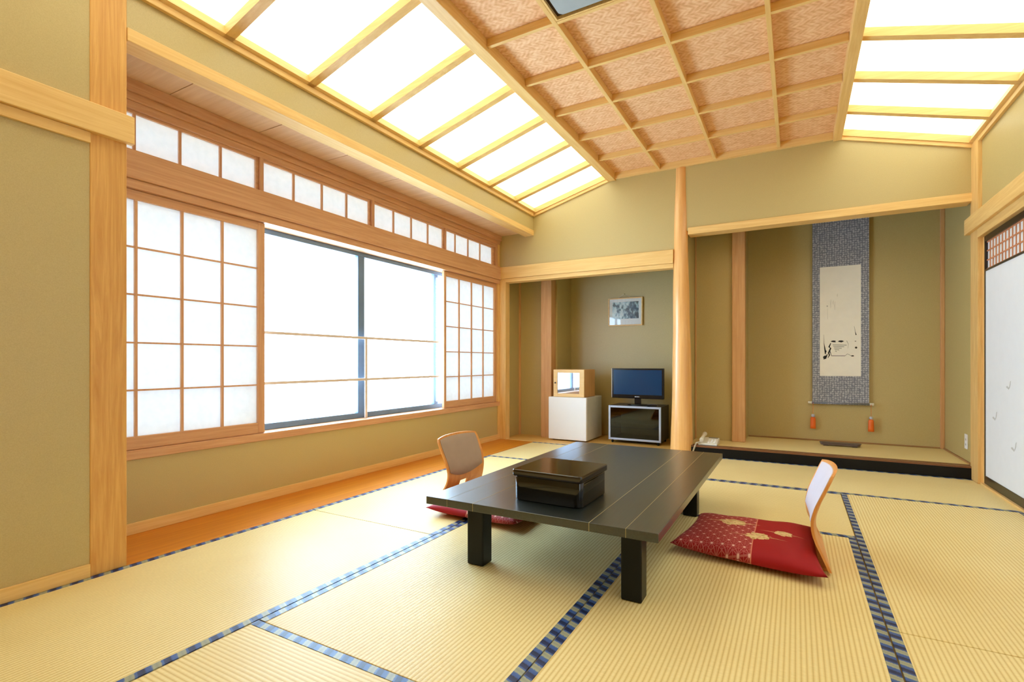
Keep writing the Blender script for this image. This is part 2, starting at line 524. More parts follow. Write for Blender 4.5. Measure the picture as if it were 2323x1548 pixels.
# transom screens
bays = [(1.092, 2.050), (2.076, 3.034), (3.064, 4.020), (4.038, 4.975)]
names = ['nearest the square pillar, first of the row', 'above the left part of the clear window', 'above the right part of the clear window', 'above the right paper screen, last of the row']
cols = [[1.351, 1.577, 1.807], [2.316, 2.555, 2.787], [3.31, 3.541, 3.776], [4.215, 4.446, 4.678]]
for (a, c), nm, cc in zip(bays, names, cols):
    xb, xf = XW - 0.04, XW - 0.014
    t = thing('transom_screen', 'low white paper transom screen ' + nm, 'transom', ((xb + xf) / 2, (a + c) / 2, 1.987), 'transom screens above the window')
    bm = B()
    e0 = 0.012 if a > 1.1 else 0.02
    e1 = 0.017
    if a > 4: e1 = 0.05
    box(bm, xb, xf, a, a + e0, 1.987, 2.205, 0.001); box(bm, xb, xf, c - e1, c, 1.987, 2.205, 0.001)
    box(bm, xb, xf, a + e0, c - e1, 1.987, 1.995, 0.001); box(bm, xb, xf, a + e0, c - e1, 2.19, 2.205, 0.001)
    link_mesh('frame', bm, W_SY, t)
    for y in cc:
        bm = B(); box(bm, xf - 0.014, xf - 0.001, y - 0.0065, y + 0.0065, 1.995, 2.19); link_mesh('lattice_bar', bm, W_SZ, t)
    bm = B(); box(bm, xf - 0.0165, xf - 0.0145, a + e0, c - e1, 1.995, 2.19); link_mesh('paper', bm, M_PAPER, t)
for a, c in ((2.051, 2.075), (3.035, 3.063), (4.021, 4.037), (4.976, 5.02)):
    bm = B(); box(bm, XW - 0.06, XW + 0.004, a, c, 1.987, 2.205, 0.001); trim(bm, W_SZ)

# aluminium window beyond the screens
fr = B()
xa, xc = XW - 0.16, XW - 0.115
box(fr, xa, xc, 1.09, 5.02, 0.434, 0.476, 0.002); box(fr, xa, xc, 1.09, 5.02, 1.757, 1.791, 0.002)
w1 = struct('window_1', fr, M_ALU)
for a, c in ((2.03, 2.08), (3.003, 3.075), (4.00, 4.035)):
    bm = B(); box(bm, xa + 0.004, xc - 0.004, a, c, 0.476, 1.757, 0.002); link_mesh('sash_stile', bm, M_ALU, w1)
for a, c in ((0.476, 0.50), (1.73, 1.757)):
    bm = B(); box(bm, xa + 0.012, xc - 0.002, 4.035, 4.06, a, c); link_mesh('latch', bm, M_ALU, w1)
for a, c in ((1.09, 2.03), (2.08, 3.003), (3.075, 4.00), (4.035, 5.02)):
    bm = B(); box(bm, xa + 0.02, xa + 0.024, a, c, 0.476, 1.757); link_mesh('pane', bm, M_GLASS, w1)
# safety rail behind the screens
t = thing('safety_rail', 'pale wooden safety rail with two bars across the clear window', 'rail', (XW - 0.075, 3.0, 0.434))
for z in (1.088, 0.750):
    bm = B(); box(bm, XW - 0.085, XW - 0.068, 1.095, 5.018, z - 0.010, z + 0.010, 0.003); link_mesh('bar', bm, M_RAIL, t)
bm = B(); box(bm, XW - 0.083, XW - 0.070, 3.035, 3.06, 0.434, 1.10, 0.003); link_mesh('upright', bm, M_RAIL, t)

# ------------------------------------------------------------------ back wall and alcoves
bm = B(); box(bm, XW - 0.16, -1.0, YB, YB + 0.12, 1.84, ZT); box(bm, -0.94, XR, YB, YB + 0.12, 2.15, ZT)
struct('wall_back', bm, M_WALL)
bm = B(); box(bm, XW, -1.035, YB - 0.022, YB + 0.1, 1.85, 1.982, 0.003); trim(bm, W_X)
bm = B(); box(bm, XW, -1.035, YB - 0.008, YB + 0.1, 1.806, 1.849, 0.002); trim(bm, W_X)
bm = B(); box(bm, -0.90, XR - 0.02, YB - 0.014, YB + 0.13, 2.11, 2.176, 0.003); trim(bm, W_X)
# log pillar, slightly crooked and tapering
bm = B()
prof = []
lp = bmesh.new(); rings = []
for i in range(41):
    z = 2.80 * i / 40
    r = 0.104 - 0.050 * (z / 2.8) ** 0.9 + 0.0016 * math.sin(z * 9)
    cx = -0.968 + 0.004 * math.sin(z * 2.3)
    ring = []
    for k in range(48):
        a = 2 * PI * k / 48
        rr = r * (1 + 0.012 * math.sin(5 * a + z * 1.3) + 0.006 * math.sin(11 * a - z * 2.0))
        ring.append(lp.verts.new((cx + rr * math.cos(a), YB + 0.03 + rr * math.sin(a), z)))
    rings.append(ring)
for a, c in zip(rings, rings[1:]):
    for k in range(48): lp.faces.new((a[k], a[(k + 1) % 48], c[(k + 1) % 48], c[k]))
lp.faces.new(rings[0][::-1]); lp.faces.new(rings[-1])
solo('log_pillar', lp, W_LOG, 'round peeled log pillar between the two alcoves', 'pillar', loc=(-0.968, YB + 0.03, 0), smooth=True)

bm = B(); box(bm, -1.01, -0.915, YB + 0.12, YK + 0.1, -0.03, ZT); struct('wall_divider', bm, M_WALL)
bm = B(); box(bm, XW - 0.16, -1.01, YK, YK + 0.1, -0.03, ZT); box(bm, -0.915, XR + 0.12, YK, YK + 0.1, -0.03, ZT)
struct('wall_alcove_back', bm, M_WALL)
bm = B(); box(bm, XW - 0.16, -2.985, YB + 0.1, YK, -0.03, ZT); box(bm, -2.985, -2.66, 5.53, YK, -0.03, 2.6); box(bm, -2.66, -2.49, 5.56, YK, -0.03, 2.6)
struct('wall_niche', bm, M_WALL)
bm = B(); box(bm, -2.985, -2.965, 5.51, 5.53, 0, 2.5); trim(bm, W_PIL)
bm = B(); box(bm, -2.642, -2.508, 5.43, 5.558, 0.0, 2.5, 0.004)
solo('square_pillar', bm, W_PIL, 'reddish square pillar in the fridge alcove, left of the fridge', 'pillar', loc=(-2.575, 5.49, 0))
bm = B(); box(bm, XW - 0.05, -1.0, YB + 0.08, YK, 2.45, 2.5); box(bm, -0.94, XR, YB + 0.1, YK, 2.62, 2.67); struct('ceiling_niche', bm, wood('shade_ceiling_boards', (112, 78, 46), (84, 56, 30), 'X'))  # unseen boards, coloured dark to deepen the shade at the alcove tops
W_NICHE = wood('niche_floor', (226, 178, 98), (204, 152, 74), 'X', rough=0.4, ring=10)
bm = B(); box(bm, XW, -1.06, YB + 0.001, YB + 0.035, -0.034, 0.004, 0.001); trim(bm, W_X)
bm = B(); box(bm, -2.985, -1.0, YB + 0.036, YK, -0.034, 0.0); struct('floor_niche', bm, W_NICHE)

# scroll alcove (tokonoma)
bm = B(); box(bm, -0.88, XR - 0.004, YB - 0.006, YB + 0.07, 0.0, 0.083, 0.002); trim(bm, M_STEP)
bm = B(); box(bm, -0.88, XR - 0.004, YB - 0.006, YB + 0.028, 0.084, 0.0985, 0.001); box(bm, -0.915, XR - 0.004, YB + 0.046, YB + 0.09, 0.084, 0.0985, 0.001); trim(bm, M_STEPTOP)
bm = B(); box(bm, -0.88, XR - 0.004, YB + 0.028, YB + 0.046, 0.08, 0.094); trim(bm, M_STEP)
bm = B(); box(bm, -0.915, XR, YB + 0.07, YK, -0.034, 0.083); struct('floor_scroll_alcove', bm, W_NICHE)
bm = B(); box(bm, -0.91, XR - 0.006, YB + 0.092, YK - 0.02, 0.0835, 0.096, 0.002)
o = link_mesh('tatami_mat', bm, T_X, None, origin=(0.1, 5.5, 0.0835))
o['label'] = 'plain tatami covering on the raised scroll alcove floor'; o['category'] = 'tatami mat'
bm = B(); box(bm, -0.915, -0.556, 5.54, YK, 0.097, 2.6); box(bm, -0.556, -0.446, 5.62, YK, 0.097, 2.6); struct('wall_scroll_panel', bm, M_WALL)
bm = B(); box(bm, -0.556, -0.438, 5.50, 5.622, 0.0965, 2.6, 0.004)
solo('square_pillar', bm, W_PIL, 'square wooden pillar inside the scroll alcove, left of the hanging scroll', 'pillar', loc=(-0.497, 5.56, 0.0965))
bm = B(); box(bm, -0.912, -0.90, 5.525, 5.54, 0.097, 2.6); trim(bm, W_PIL)
bm = B(); box(bm, XR - 0.03, XR - 0.001, YK - 0.03, YK - 0.001, 0.097, 2.6, 0.002); trim(bm, W_PIL)
W_SKIRT = wood('skirting', (176, 132, 84), (150, 104, 60), 'X')
bm = B(); box(bm, -0.44, XR - 0.032, YK - 0.012, YK - 0.001, 0.097, 0.108); box(bm, XR - 0.012, XR - 0.001, YB + 0.10, YK - 0.032, 0.097, 0.108); trim(bm, W_SKIRT)

# ------------------------------------------------------------------ right wall with sliding doors
bm = B(); box(bm, XR, XR + 0.12, YB + 0.02, YK, -0.03, ZT); box(bm, XR, XR + 0.12, YN, YB + 0.02, 1.99, ZT)
box(bm, XR, XR + 0.12, YN, 1.06, 0, 1.99)
struct('wall_right', bm, M_WALL)
bm = B(); box(bm, XR - 0.024, XR + 0.07, 4.905, YB + 0.02, 0.0, 2.54, 0.003); trim(bm, W_Z)
bm = B(); box(bm, XR - 0.05, XR + 0.02, YN, YB + 0.07, 1.868, 1.985, 0.003); trim(bm, W_Y)
bm = B(); box(bm, XR - 0.028, XR + 0.12, YN, 4.904, 1.80, 1.867, 0.002); trim(bm, W_Y)
bm = B(); box(bm, XR - 0.012, XR + 0.12, 1.06, 4.904, -0.03, 0.014, 0.001); trim(bm, W_Y)
bm = B(); box(bm, XR + 0.004, XR + 0.02, 4.868, 4.903, 0.015, 1.799); trim(bm, W_Z)
# the sliding doors (fusuma) with lattice transom
M_LATT = wood('red_cedar_lattice', (214, 148, 104), (190, 120, 76), 'Z')
wd_ = 0.94
for i in range(4):
    y1 = 4.862 - i * (wd_ - 0.02); y0 = y1 - wd_
    x0 = XR + 0.004 + (0.026 if i % 2 else 0.0); x1 = x0 + 0.02
    fb = B(); t_ = 0.016
    box(fb, x0 - 0.003, x1, y0, y0 + t_, 0.016, 1.798, 0.001); box(fb, x0 - 0.003, x1, y1 - t_, y1, 0.016, 1.798, 0.001)
    box(fb, x0 - 0.003, x1, y0 + t_, y1 - t_, 0.016, 0.074, 0.001); box(fb, x0 - 0.003, x1, y0 + t_, y1 - t_, 1.758, 1.798, 0.001)
    box(fb, x0 - 0.003, x1, y0 + t_, y1 - t_, 1.543, 1.557, 0.001)
    d = struct('door_%d' % (i + 1), fb, M_BLACK)
    pb = B(); box(pb, x0 + 0.001, x1 - 0.001, y0 + t_, y1 - t_, 0.074, 1.543); link_mesh('panel', pb, M_FUSUMA, d)
    pb = B(); n = 15
    for k in range(1, n):
        y = y0 + t_ + (wd_ - 2 * t_) * k / n; box(pb, x0 + 0.008, x0 + 0.0125, y - 0.0045, y + 0.0045, 1.557, 1.758)
    for z in (1.561, 1.623, 1.690, 1.754):
        box(pb, x0 + 0.0075, x0 + 0.0123, y0 + t_, y1 - t_, z - 0.0045, z + 0.0045)
    link_mesh('lattice', pb, M_LATT, d)
    pb = B(); box(pb, x0 + 0.0135, x0 + 0.016, y0 + t_, y1 - t_, 1.557, 1.758); link_mesh('lattice_paper', pb, M_FUSUMA, d)
    if i == 0:
        M_BIRD = plain('faint_grey_print', (196, 198, 200), 0.7)
        for (by, bz, s) in ((4.394, 0.727, 0.9), (4.651, 0.504, 1.0), (4.303, 0.344, 1.0)):
            pb = B()
            body = [(0.050, 0.004), (0.030, 0.010), (0.008, 0.004), (-0.006, -0.004), (-0.004, -0.014), (0.016, -0.008), (0.036, -0.004)]
            wing = [(-0.004, -0.006), (-0.018, 0.012), (-0.030, 0.044), (-0.040, 0.050), (-0.034, 0.020), (-0.016, -0.004)]
            for poly in (body, wing):
                prism(pb, [(by - p[0] * s * -1, bz + p[1] * s) for p in poly], 'X', x0 - 0.0002, x0 + 0.0012)
            link_mesh('bird_print', pb, M_BIRD, d)
# near wall behind the camera
bm = B(); box(bm, XL - 0.12, XR + 0.12, YN - 0.12, YN, -0.03, ZT); struct('wall_near', bm, M_WALL)

# ------------------------------------------------------------------ ceiling
bm = B(); box(bm, -3.2, 1.35, YN - 0.12, 6.15, ZT, ZT + 0.05); struct('ceiling_leak_block', bm, M_WALL)  # unseen slab added to stop sky light leaking in from above
xs1, xs2, zc = -1.65, 0.302, 2.826
bm = B(); box(bm, xs1, xs2, YN, YB, zc, zc + 0.02); struct('ceiling', bm, M_WICKER)
CY = [4.545 - 0.49 * k for k in range(12)]
CXs = [-1.17, -0.655, -0.13]
for x in CXs:
    bm = B(); box(bm, x - 0.013, x + 0.013, YN, YB - 0.036, 2.774, 2.8255, 0.002); trim(bm, W_Y)
for y in CY:
    if y > YN:
        bm = B(); box(bm, xs1 + 0.04, xs2 - 0.03, y - 0.012, y + 0.012, 2.7755, 2.8255, 0.002); trim(bm, W_X)
bm = B(); box(bm, -1.692, -1.612, YN, YB - 0.002, 2.752, 2.86, 0.003); trim(bm, W_Y)
bm = B(); box(bm, 0.275, 0.336, YN, YB - 0.002, 2.752, 2.86, 0.003); trim(bm, W_Y)
bm = B(); box(bm, -1.611, 0.274, YB - 0.034, YB - 0.001, 2.765, 2.8255, 0.002); trim(bm, W_X)

# the two sloping luminous bands
BY = [4.60 - 0.507 * k for k in range(11)]
ordw = ['first', 'second', 'third', 'fourth', 'fifth', 'sixth', 'seventh', 'eighth', 'ninth', 'tenth', 'eleventh', 'twelfth']
def slope_band(xo, zo, xi, zi, side):
    dx, dz = xi - xo, zi - zo; L = math.hypot(dx, dz); ux, uz = dx / L, dz / L
    nx, nz = (-uz, ux) if ux > 0 else (uz, -ux)
    if nz < 0: nx, nz = -nx, -nz
    def P(s, h): return (xo + ux * s + nx * h, zo + uz * s + nz * h)
    def quad(s0, s1, h0, h1): return [P(s0, h0), P(s1, h0), P(s1, h1), P(s0, h1)]
    edges = [YB - 0.03] + BY + [YN]
    BYv = [y for y in BY if y > YN + .05]
    for y in BYv:
        bm = B(); prism(bm, quad(0.0, L, 0.0, 0.05), 'Y', y - 0.025, y + 0.025); trim(bm, W_X)
    bm = B(); prism(bm, quad(0.0, L, -0.002, 0.05), 'Y', YB - 0.032, YB - 0.001); trim(bm, W_X)
    bm = B(); prism(bm, quad(0.001, L, -0.03, -0.0025), 'Y', YB - 0.02, YB - 0.001); trim(bm, W_X)
    # long edge strips at the foot
    sgn = 1 if ux > 0 else -1
    bm = B(); box(bm, min(xo, xo + sgn * 0.022), max(xo, xo + sgn * 0.022), YN, YB - 0.033, 2.512, 2.545, 0.002); trim(bm, W_Y)
    bm = B(); prism(bm, quad(0.012, 0.046, 0.0, 0.05), 'Y', YN, YB - 0.034); trim(bm, W_Y)
    ys = [YB - 0.03] + BYv + [YN]
    for i in range(len(ys) - 1):
        a, c = ys[i], ys[i + 1]
        if c < 0.4 and i > 8: pass
        bm = B(); prism(bm, quad(-0.02, L + 0.02, 0.051, 0.061), 'Y', c + 0.001, a - 0.001)
        where = 'window side' if side == 'l' else 'door side'
        solo('ceiling_light', bm, M_LAMP,
             'glowing white ceiling light panel in the %s row, %s from the back wall' % (where, ordw[i]), 'ceiling light',
             loc=(*(lambda q: (q[0], (a + c) / 2, q[1]))(P(L / 2, 0.051)),), group='luminous ceiling panels of the %s slope' % where)
slope_band(-2.56, 2.54, -1.69, 2.782, 'l')
slope_band(1.187, 2.54, 0.334, 2.784, 'r')

# air conditioner in the ceiling
t = thing('ceiling_air_conditioner', 'grey flat ceiling air conditioner set in the woven ceiling grid', 'air conditioner', (-0.76, 2.1, 2.786))
M_ACG = plain('cool_grey_plastic', (168, 178, 182), 0.5)
M_DARK = plain('dark_gap', (60, 36, 14), 0.8)
bm = B(); box(bm, -1.142, -0.62 + 0.455, 1.63, 2.553, 2.79, 2.8255); link_mesh('shadow_gap', bm, M_DARK, t)
bm = B(); prism(bm, [(-1.118 + 0.02, 2.53), (-1.118, 2.51), (-1.118, 1.68), (-1.10, 1.66), (-0.19, 1.66), (-0.172, 1.68), (-0.172, 2.51), (-0.19, 2.53)], 'Z', 2.770, 2.789, 0.003)
link_mesh('front_panel', bm, M_ACG, t)
M_GR = plain('grille_grey', (120, 128, 132), 0.5)
for k in range(5):
    bm = B(); box(bm, -0.95 + k * 0.14, -0.88 + k * 0.14, 1.75, 2.2, 2.7675, 2.7695); link_mesh('grille_slat', bm, M_GR, t)
bm = B()
box(bm, -1.154, -1.143, 1.62, 2.565, 2.772, 2.8255); box(bm, -1.143, -0.143, 2.554, 2.565, 2.772, 2.8255)
link_mesh('wooden_edge', bm, W_Y, t)

# ------------------------------------------------------------------ table
tx1, tx2, ty1, ty2, tz0, tz1 = -1.426, -0.413, 1.772, 3.533, 0.2655, 0.299
t = thing('low_table', 'long low black lacquered table with pale inlaid lines, in the room centre', 'table', (-0.92, 2.65, 0))
bm = B(); box(bm, tx1, tx2, ty1, ty2, tz0, tz1, 0.0025); link_mesh('tabletop', bm, M_TABLE, t)
for x, w in ((-1.18, 0.0008), (-0.666, 0.0009), (-0.528, 0.0008), (-1.312, 0.0004)):
    bm = B(); box(bm, x - w, x + w, ty1 - 0.0006, ty2, tz0 + 0.001, tz1 + 0.0005); link_mesh('inlay_line', bm, M_GOLD, t)
for x0, x1 in ((-1.269, -1.186), (-0.574, -0.495)):
    for y0, y1 in ((1.862, 1.938), (3.06, 3.14)):
        bm = B(); box(bm, x0, x1, y0, y1, 0.0, tz0, 0.006); link_mesh('leg', bm, M_LEG, t)

# lacquer box on the table
t = thing('lacquer_box', 'glossy dark square lacquered box with lid on the low table', 'box', (-0.905, 2.062, tz1), None)
def rbox(cx, cy, hx, hy, z0, z1, r, bev, rot, n=8):
    bm = bmesh.new(); pts = []
    for sx, sy, a0 in ((1, 1, 0), (-1, 1, 90), (-1, -1, 180), (1, -1, 270)):
        for k in range(n + 1):
            a = math.radians(a0 + 90 * k / n)
            pts.append((sx * (hx - r) + r * math.cos(a), sy * (hy - r) + r * math.sin(a)))
    prof = [(-bev, z0), (0, z0 + bev)] + [(0, z1 - bev)] + [(-bev * 0.3, z1 - bev * 0.3), (-bev, z1)]
    rings = []
    for off, z in prof:
        ring = []
        for (x, y) in pts:
            l = math.hypot(x, y); q = 1 + off / l
            xx, yy = x * q, y * q
            ring.append(bm.verts.new((cx + xx * math.cos(rot) - yy * math.sin(rot), cy + xx * math.sin(rot) + yy * math.cos(rot), z)))
        rings.append(ring)
    m = len(pts)
    for a, c in zip(rings, rings[1:]):
        for i in range(m): bm.faces.new((a[i], a[(i + 1) % m], c[(i + 1) % m], c[i]))
    bm.faces.new(rings[0][::-1]); bm.faces.new(rings[-1])
    bmesh.ops.recalc_face_normals(bm, faces=bm.faces)
    for f in bm.faces: f.smooth = len(f.verts) == 4
    return bm
rb = math.radians(-1.0)
link_mesh('box_body', rbox(-0.905, 2.062, 0.156, 0.151, tz1, 0.405, 0.03, 0.006, rb), M_LACQ, t)
link_mesh('lid', rbox(-0.905, 2.062, 0.160, 0.156, 0.403, 0.431, 0.012, 0.004, rb), plain('brown_black_lacquer', (28, 16, 12), 0.1, var=0, spec=0.8), t)

# ------------------------------------------------------------------ floor chairs (zaisu)
W_BENT = wood('bent_beech_plywood', (232, 166, 92), (212, 138, 66), 'Z', ring=20)
M_PAD = plain('grey_lilac_upholstery', (214, 206, 214), 0.85, var=0.02)
M_PADB = plain('taupe_upholstery', (172, 150, 132), 0.85, var=0.03)
def hermite(kn, v):
    n = len(kn)
    def slope(i):
        a, c = max(0, i - 1), min(n - 1, i + 1)
        return (kn[c][1] - kn[a][1]) / (kn[c][0] - kn[a][0])
    for i in range(n - 1):
        a, b_ = kn[i], kn[i + 1]
        if a[0] <= v <= b_[0] + 1e-9:
            h = b_[0] - a[0]; t_ = (v - a[0]) / h
            return ((2 * t_ ** 3 - 3 * t_ ** 2 + 1) * a[1] + (t_ ** 3 - 2 * t_ ** 2 + t_) * h * slope(i)
                    + (-2 * t_ ** 3 + 3 * t_ ** 2) * b_[1] + (t_ ** 3 - t_ ** 2) * h * slope(i + 1))
    return kn[-1][1]


def back_pt(v, u, w0, side):
    """v: height 0..1, u: -1..1 across. returns local (x,y,z): person faces -x (towards the table)"""
    z = 0.012 + 0.408 * v
    # profile seen from the side
    kn = [(0, 0.028), (0.12, 0.012), (0.3, -0.012), (0.45, -0.014), (0.6, 0.004), (0.8, 0.036), (1.0, 0.068)]
    x = hermite(kn, v)
    hw = [(0, 0.250), (0.12, 0.238), (0.28, 0.213), (0.42, 0.208), (0.7, 0.222), (0.93, 0.226), (1.0, 0.214)]
    h = hermite(hw, v)
    x -= 0.030 * (u * u) * min(1, v * 1.6)
    zz = z - 0.012 * (abs(u) ** 3) * (v ** 3)
    return Vector((x, u * h, zz))


def shell(grid, thick, closed_hole=None):
    """grid[i][j] of Vectors -> solid sheet of given thickness along +x"""
    bm = bmesh.new(); ni, nj = len(grid), len(grid[0])
    F = [[bm.verts.new(p) for p in row] for row in grid]
    K = [[bm.verts.new(p + Vector((thick, 0, 0))) for p in row] for row in grid]
    def hole(i, j): return closed_hole and closed_hole(i, j)
    for i in range(ni - 1):
        for j in range(nj - 1):
            if hole(i, j): continue
            bm.faces.new((F[i][j], F[i][j + 1], F[i + 1][j + 1], F[i + 1][j]))
            bm.faces.new((K[i][j], K[i + 1][j], K[i + 1][j + 1], K[i][j + 1]))
            for (a, b_, ci, cj) in (((i, j), (i, j + 1), i - 1, j), ((i + 1, j + 1), (i + 1, j), i + 1, j),
                                    ((i + 1, j), (i, j), i, j - 1), ((i, j + 1), (i + 1, j + 1), i, j + 1)):
                if ci < 0 or cj < 0 or ci >= ni - 1 or cj >= nj - 1 or hole(ci, cj):
                    bm.faces.new((F[a[0]][a[1]], K[a[0]][a[1]], K[b_[0]][b_[1]], F[b_[0]][b_[1]]))
    bmesh.ops.recalc_face_normals(bm, faces=bm.faces)
    return bm


def floor_chair(loc, rz, label, pad_mat, sides):
    t = thing('floor_chair', label, 'floor chair', loc, 'legless floor chairs at the low table')
    t.rotation_euler = (0, 0, rz)
    vs_ = [i / 26 for i in range(27)]; us = [-1 + 2 * j / 20 for j in range(21)]
    g = [[back_pt(v, u, 0, 0) for u in us] for v in vs_]
    bm = shell(g, 0.011, lambda i, j: 5 <= i <= 6 and 8 <= j <= 11)
    me_obj(bm, 'backrest', W_BENT, t)
    # upholstered pad, bottom edge curving down
    g = []
    for i in range(17):
        row = []
        for j in range(17):
            u = -0.90 + 1.80 * j / 16
            vb = 0.46 - 0.10 * (1 - (u / 0.9) ** 2)
            v = vb + (0.97 - vb) * i / 16
            p = back_pt(v, u, 0, 0)
            e = min(1, 5 * min(i / 16, 1 - i / 16, j / 16, 1 - j / 16) + 0.0)
            row.append(p + Vector((-0.004 - 0.012 * math.sqrt(max(0, e)), 0, 0)))
        g.append(row)
    bm = shell(g, 0.0035)
    for v in bm.verts: pass
    me_obj(bm, 'back_pad', pad_mat, t)
    # flat seat board going forward under the cushion
    bm = B(); n = 12
    poly = [(0.036, -0.20), (0.036, 0.20)]
    for k in range(n + 1):
        a = PI / 2 + PI * k / n
        poly.append((-0.40 + 0.06 * math.cos(a), 0.17 * math.sin(a)))
    prism(bm, poly, 'Z', 0.0, 0.011, 0.0)
    me_obj(bm, 'seat', W_BENT, t, flat=True)
    return t


def me_obj(bm, name, mat, parent, flat=False):
    me = bpy.data.meshes.new(name); bm.normal_update(); bm.to_mesh(me); bm.free()
    me.materials.append(mat)
    if not flat:
        for p in me.polygons: p.use_smooth = True
    o = bpy.data.objects.new(name, me); COL.objects.link(o); o.parent = parent
    if not flat:
        md = o.modifiers.new('edge', 'EDGE_SPLIT'); md.split_angle = math.radians(50)
    return o
floor_chair((0.084, 2.74, 0), math.radians(2), 'bentwood floor chair right of the table with a pale lilac back pad', M_PAD, 0)
floor_chair((-1.915, 2.76, 0), math.radians(180 + 1), 'bentwood floor chair left of the table with a taupe back pad', M_PADB, 0)


def cushion_mat():
    m, nt, b = new_mat('red_patterned_cotton')
    tc = nt.nodes.new('ShaderNodeTexCoord'); sp = nt.nodes.new('ShaderNodeSeparateXYZ')
    nt.links.new(tc.outputs['Object'], sp.inputs[0])
    def math_(op, a, b_=None, c=None):
        n = N(nt, 'ShaderNodeMath', operation=op)
        for i, v in enumerate((a, b_, c)):
            if v is None: continue
            if isinstance(v, (int, float)): n.inputs[i].default_value = v
            else: nt.links.new(v, n.inputs[i])
        return n.outputs[0]
    X, Y = sp.outputs['X'], sp.outputs['Y']
    def mixc(fac, c1, c2):
        n = N(nt, 'ShaderNodeMixRGB')
        nt.links.new(fac, n.inputs[0])
        for i, c in ((1, c1), (2, c2)):
            if isinstance(c, tuple): n.inputs[i].default_value = c
            else: nt.links.new(c, n.inputs[i])
        return n.outputs[0]
    # hemp leaf stars: triangular lattice of dots and fine lines
    def line_field(ang, per, w):
        ca, sa = math.cos(ang), math.sin(ang)
        d = math_('ADD', math_('MULTIPLY', X, ca / per), math_('MULTIPLY', Y, sa / per))
        f = math_('ABSOLUTE', math_('SUBTRACT', math_('FRACT', d), 0.5))
        return math_('GREATER_THAN', f, 0.5 - w)
    L = None
    for k in range(6):
        f = line_field(math.radians(30 * k), 0.0225 if k % 2 == 0 else 0.039, 0.055)
        L = f if L is None else math_('MAXIMUM', L, f)
    vo = None
    # bright nodes of the lattice
    def cell_dot(off):
        a = math_('SUBTRACT', math_('FRACT', math_('ADD', math_('MULTIPLY', X, 1 / 0.045), off)), 0.5)
        c = math_('SUBTRACT', math_('FRACT', math_('ADD', math_('MULTIPLY', Y, 1 / 0.078), off)), 0.5)
        d = math_('ADD', math_('MULTIPLY', math_('MULTIPLY', a, a), 0.33), math_('MULTIPLY', c, c))
        return math_('LESS_THAN', d, 0.0042)
    D = math_('MAXIMUM', cell_dot(0.0), cell_dot(0.5))
    half = math_('LESS_THAN', X, 0.028)
    red, deep = lin(158, 10, 22), lin(148, 8, 20)
    base = mixc(half, red, deep)
    pat = math_('MULTIPLY', math_('MULTIPLY', L, half), 0.30)
    c1 = mixc(pat, base, lin(222, 150, 140))
    c2 = mixc(math_('MULTIPLY', math_('MULTIPLY', D, half), 0.75), c1, lin(240, 200, 190))
    seam = math_('LESS_THAN', math_('ABSOLUTE', math_('SUBTRACT', X, 0.028)), 0.0022)
    c3 = mixc(math_('MULTIPLY', seam, 0.7), c2, lin(226, 150, 120))
    nz = N(nt, 'ShaderNodeTexNoise', i_Scale=42.0, i_Detail=4.0); nt.links.new(tc.outputs['Object'], nz.inputs['Vector'])
    gold = ramp(nt, [(0.35, lin(186, 150, 92)), (0.5, lin(226, 204, 146)), (0.7, lin(206, 150, 110))])
    nt.links.new(nz.outputs[0], gold.inputs[0])
    cur = c3
    for (gx, gy, ax, ay) in ((-0.080, 0.075, 0.085, 0.075), (0.045, -0.095, 0.075, 0.065), (0.145, 0.005, 0.060, 0.052)):
        a = math_('DIVIDE', math_('ABSOLUTE', math_('SUBTRACT', X, gx)), ax)
        c = math_('DIVIDE', math_('ABSOLUTE', math_('SUBTRACT', Y, gy)), ay)
        d = math_('ADD', math_('SQRT', math_('ADD', math_('MULTIPLY', a, a), math_('MULTIPLY', c, c))), math_('MULTIPLY', nz.outputs[0], 0.9))
        tail = math_('ADD', math_('MULTIPLY', a, 0.55), math_('ADD', math_('MULTIPLY', c, 7.0), math_('MULTIPLY', nz.outputs[0], 0.4)))
        msk = math_('MAXIMUM', math_('LESS_THAN', d, 1.12), math_('MULTIPLY', math_('LESS_THAN', tail, 1.1), 0.6))
        cur = mixc(msk, cur, gold.outputs[0])
    nt.links.new(cur, b.inputs['Base Color'])
    b.inputs['Roughness'].default_value = 0.62
    b.inputs['Specular IOR Level'].default_value = 0.3
    b.inputs['Sheen Weight'].default_value = 0.0
    wv = N(nt, 'ShaderNodeTexNoise', i_Scale=400.0); nt.links.new(tc.outputs['Object'], wv.inputs['Vector'])
    bump(nt, b, wv.outputs[0], 0.2, 0.001)
    return m
M_CUSH = cushion_mat()


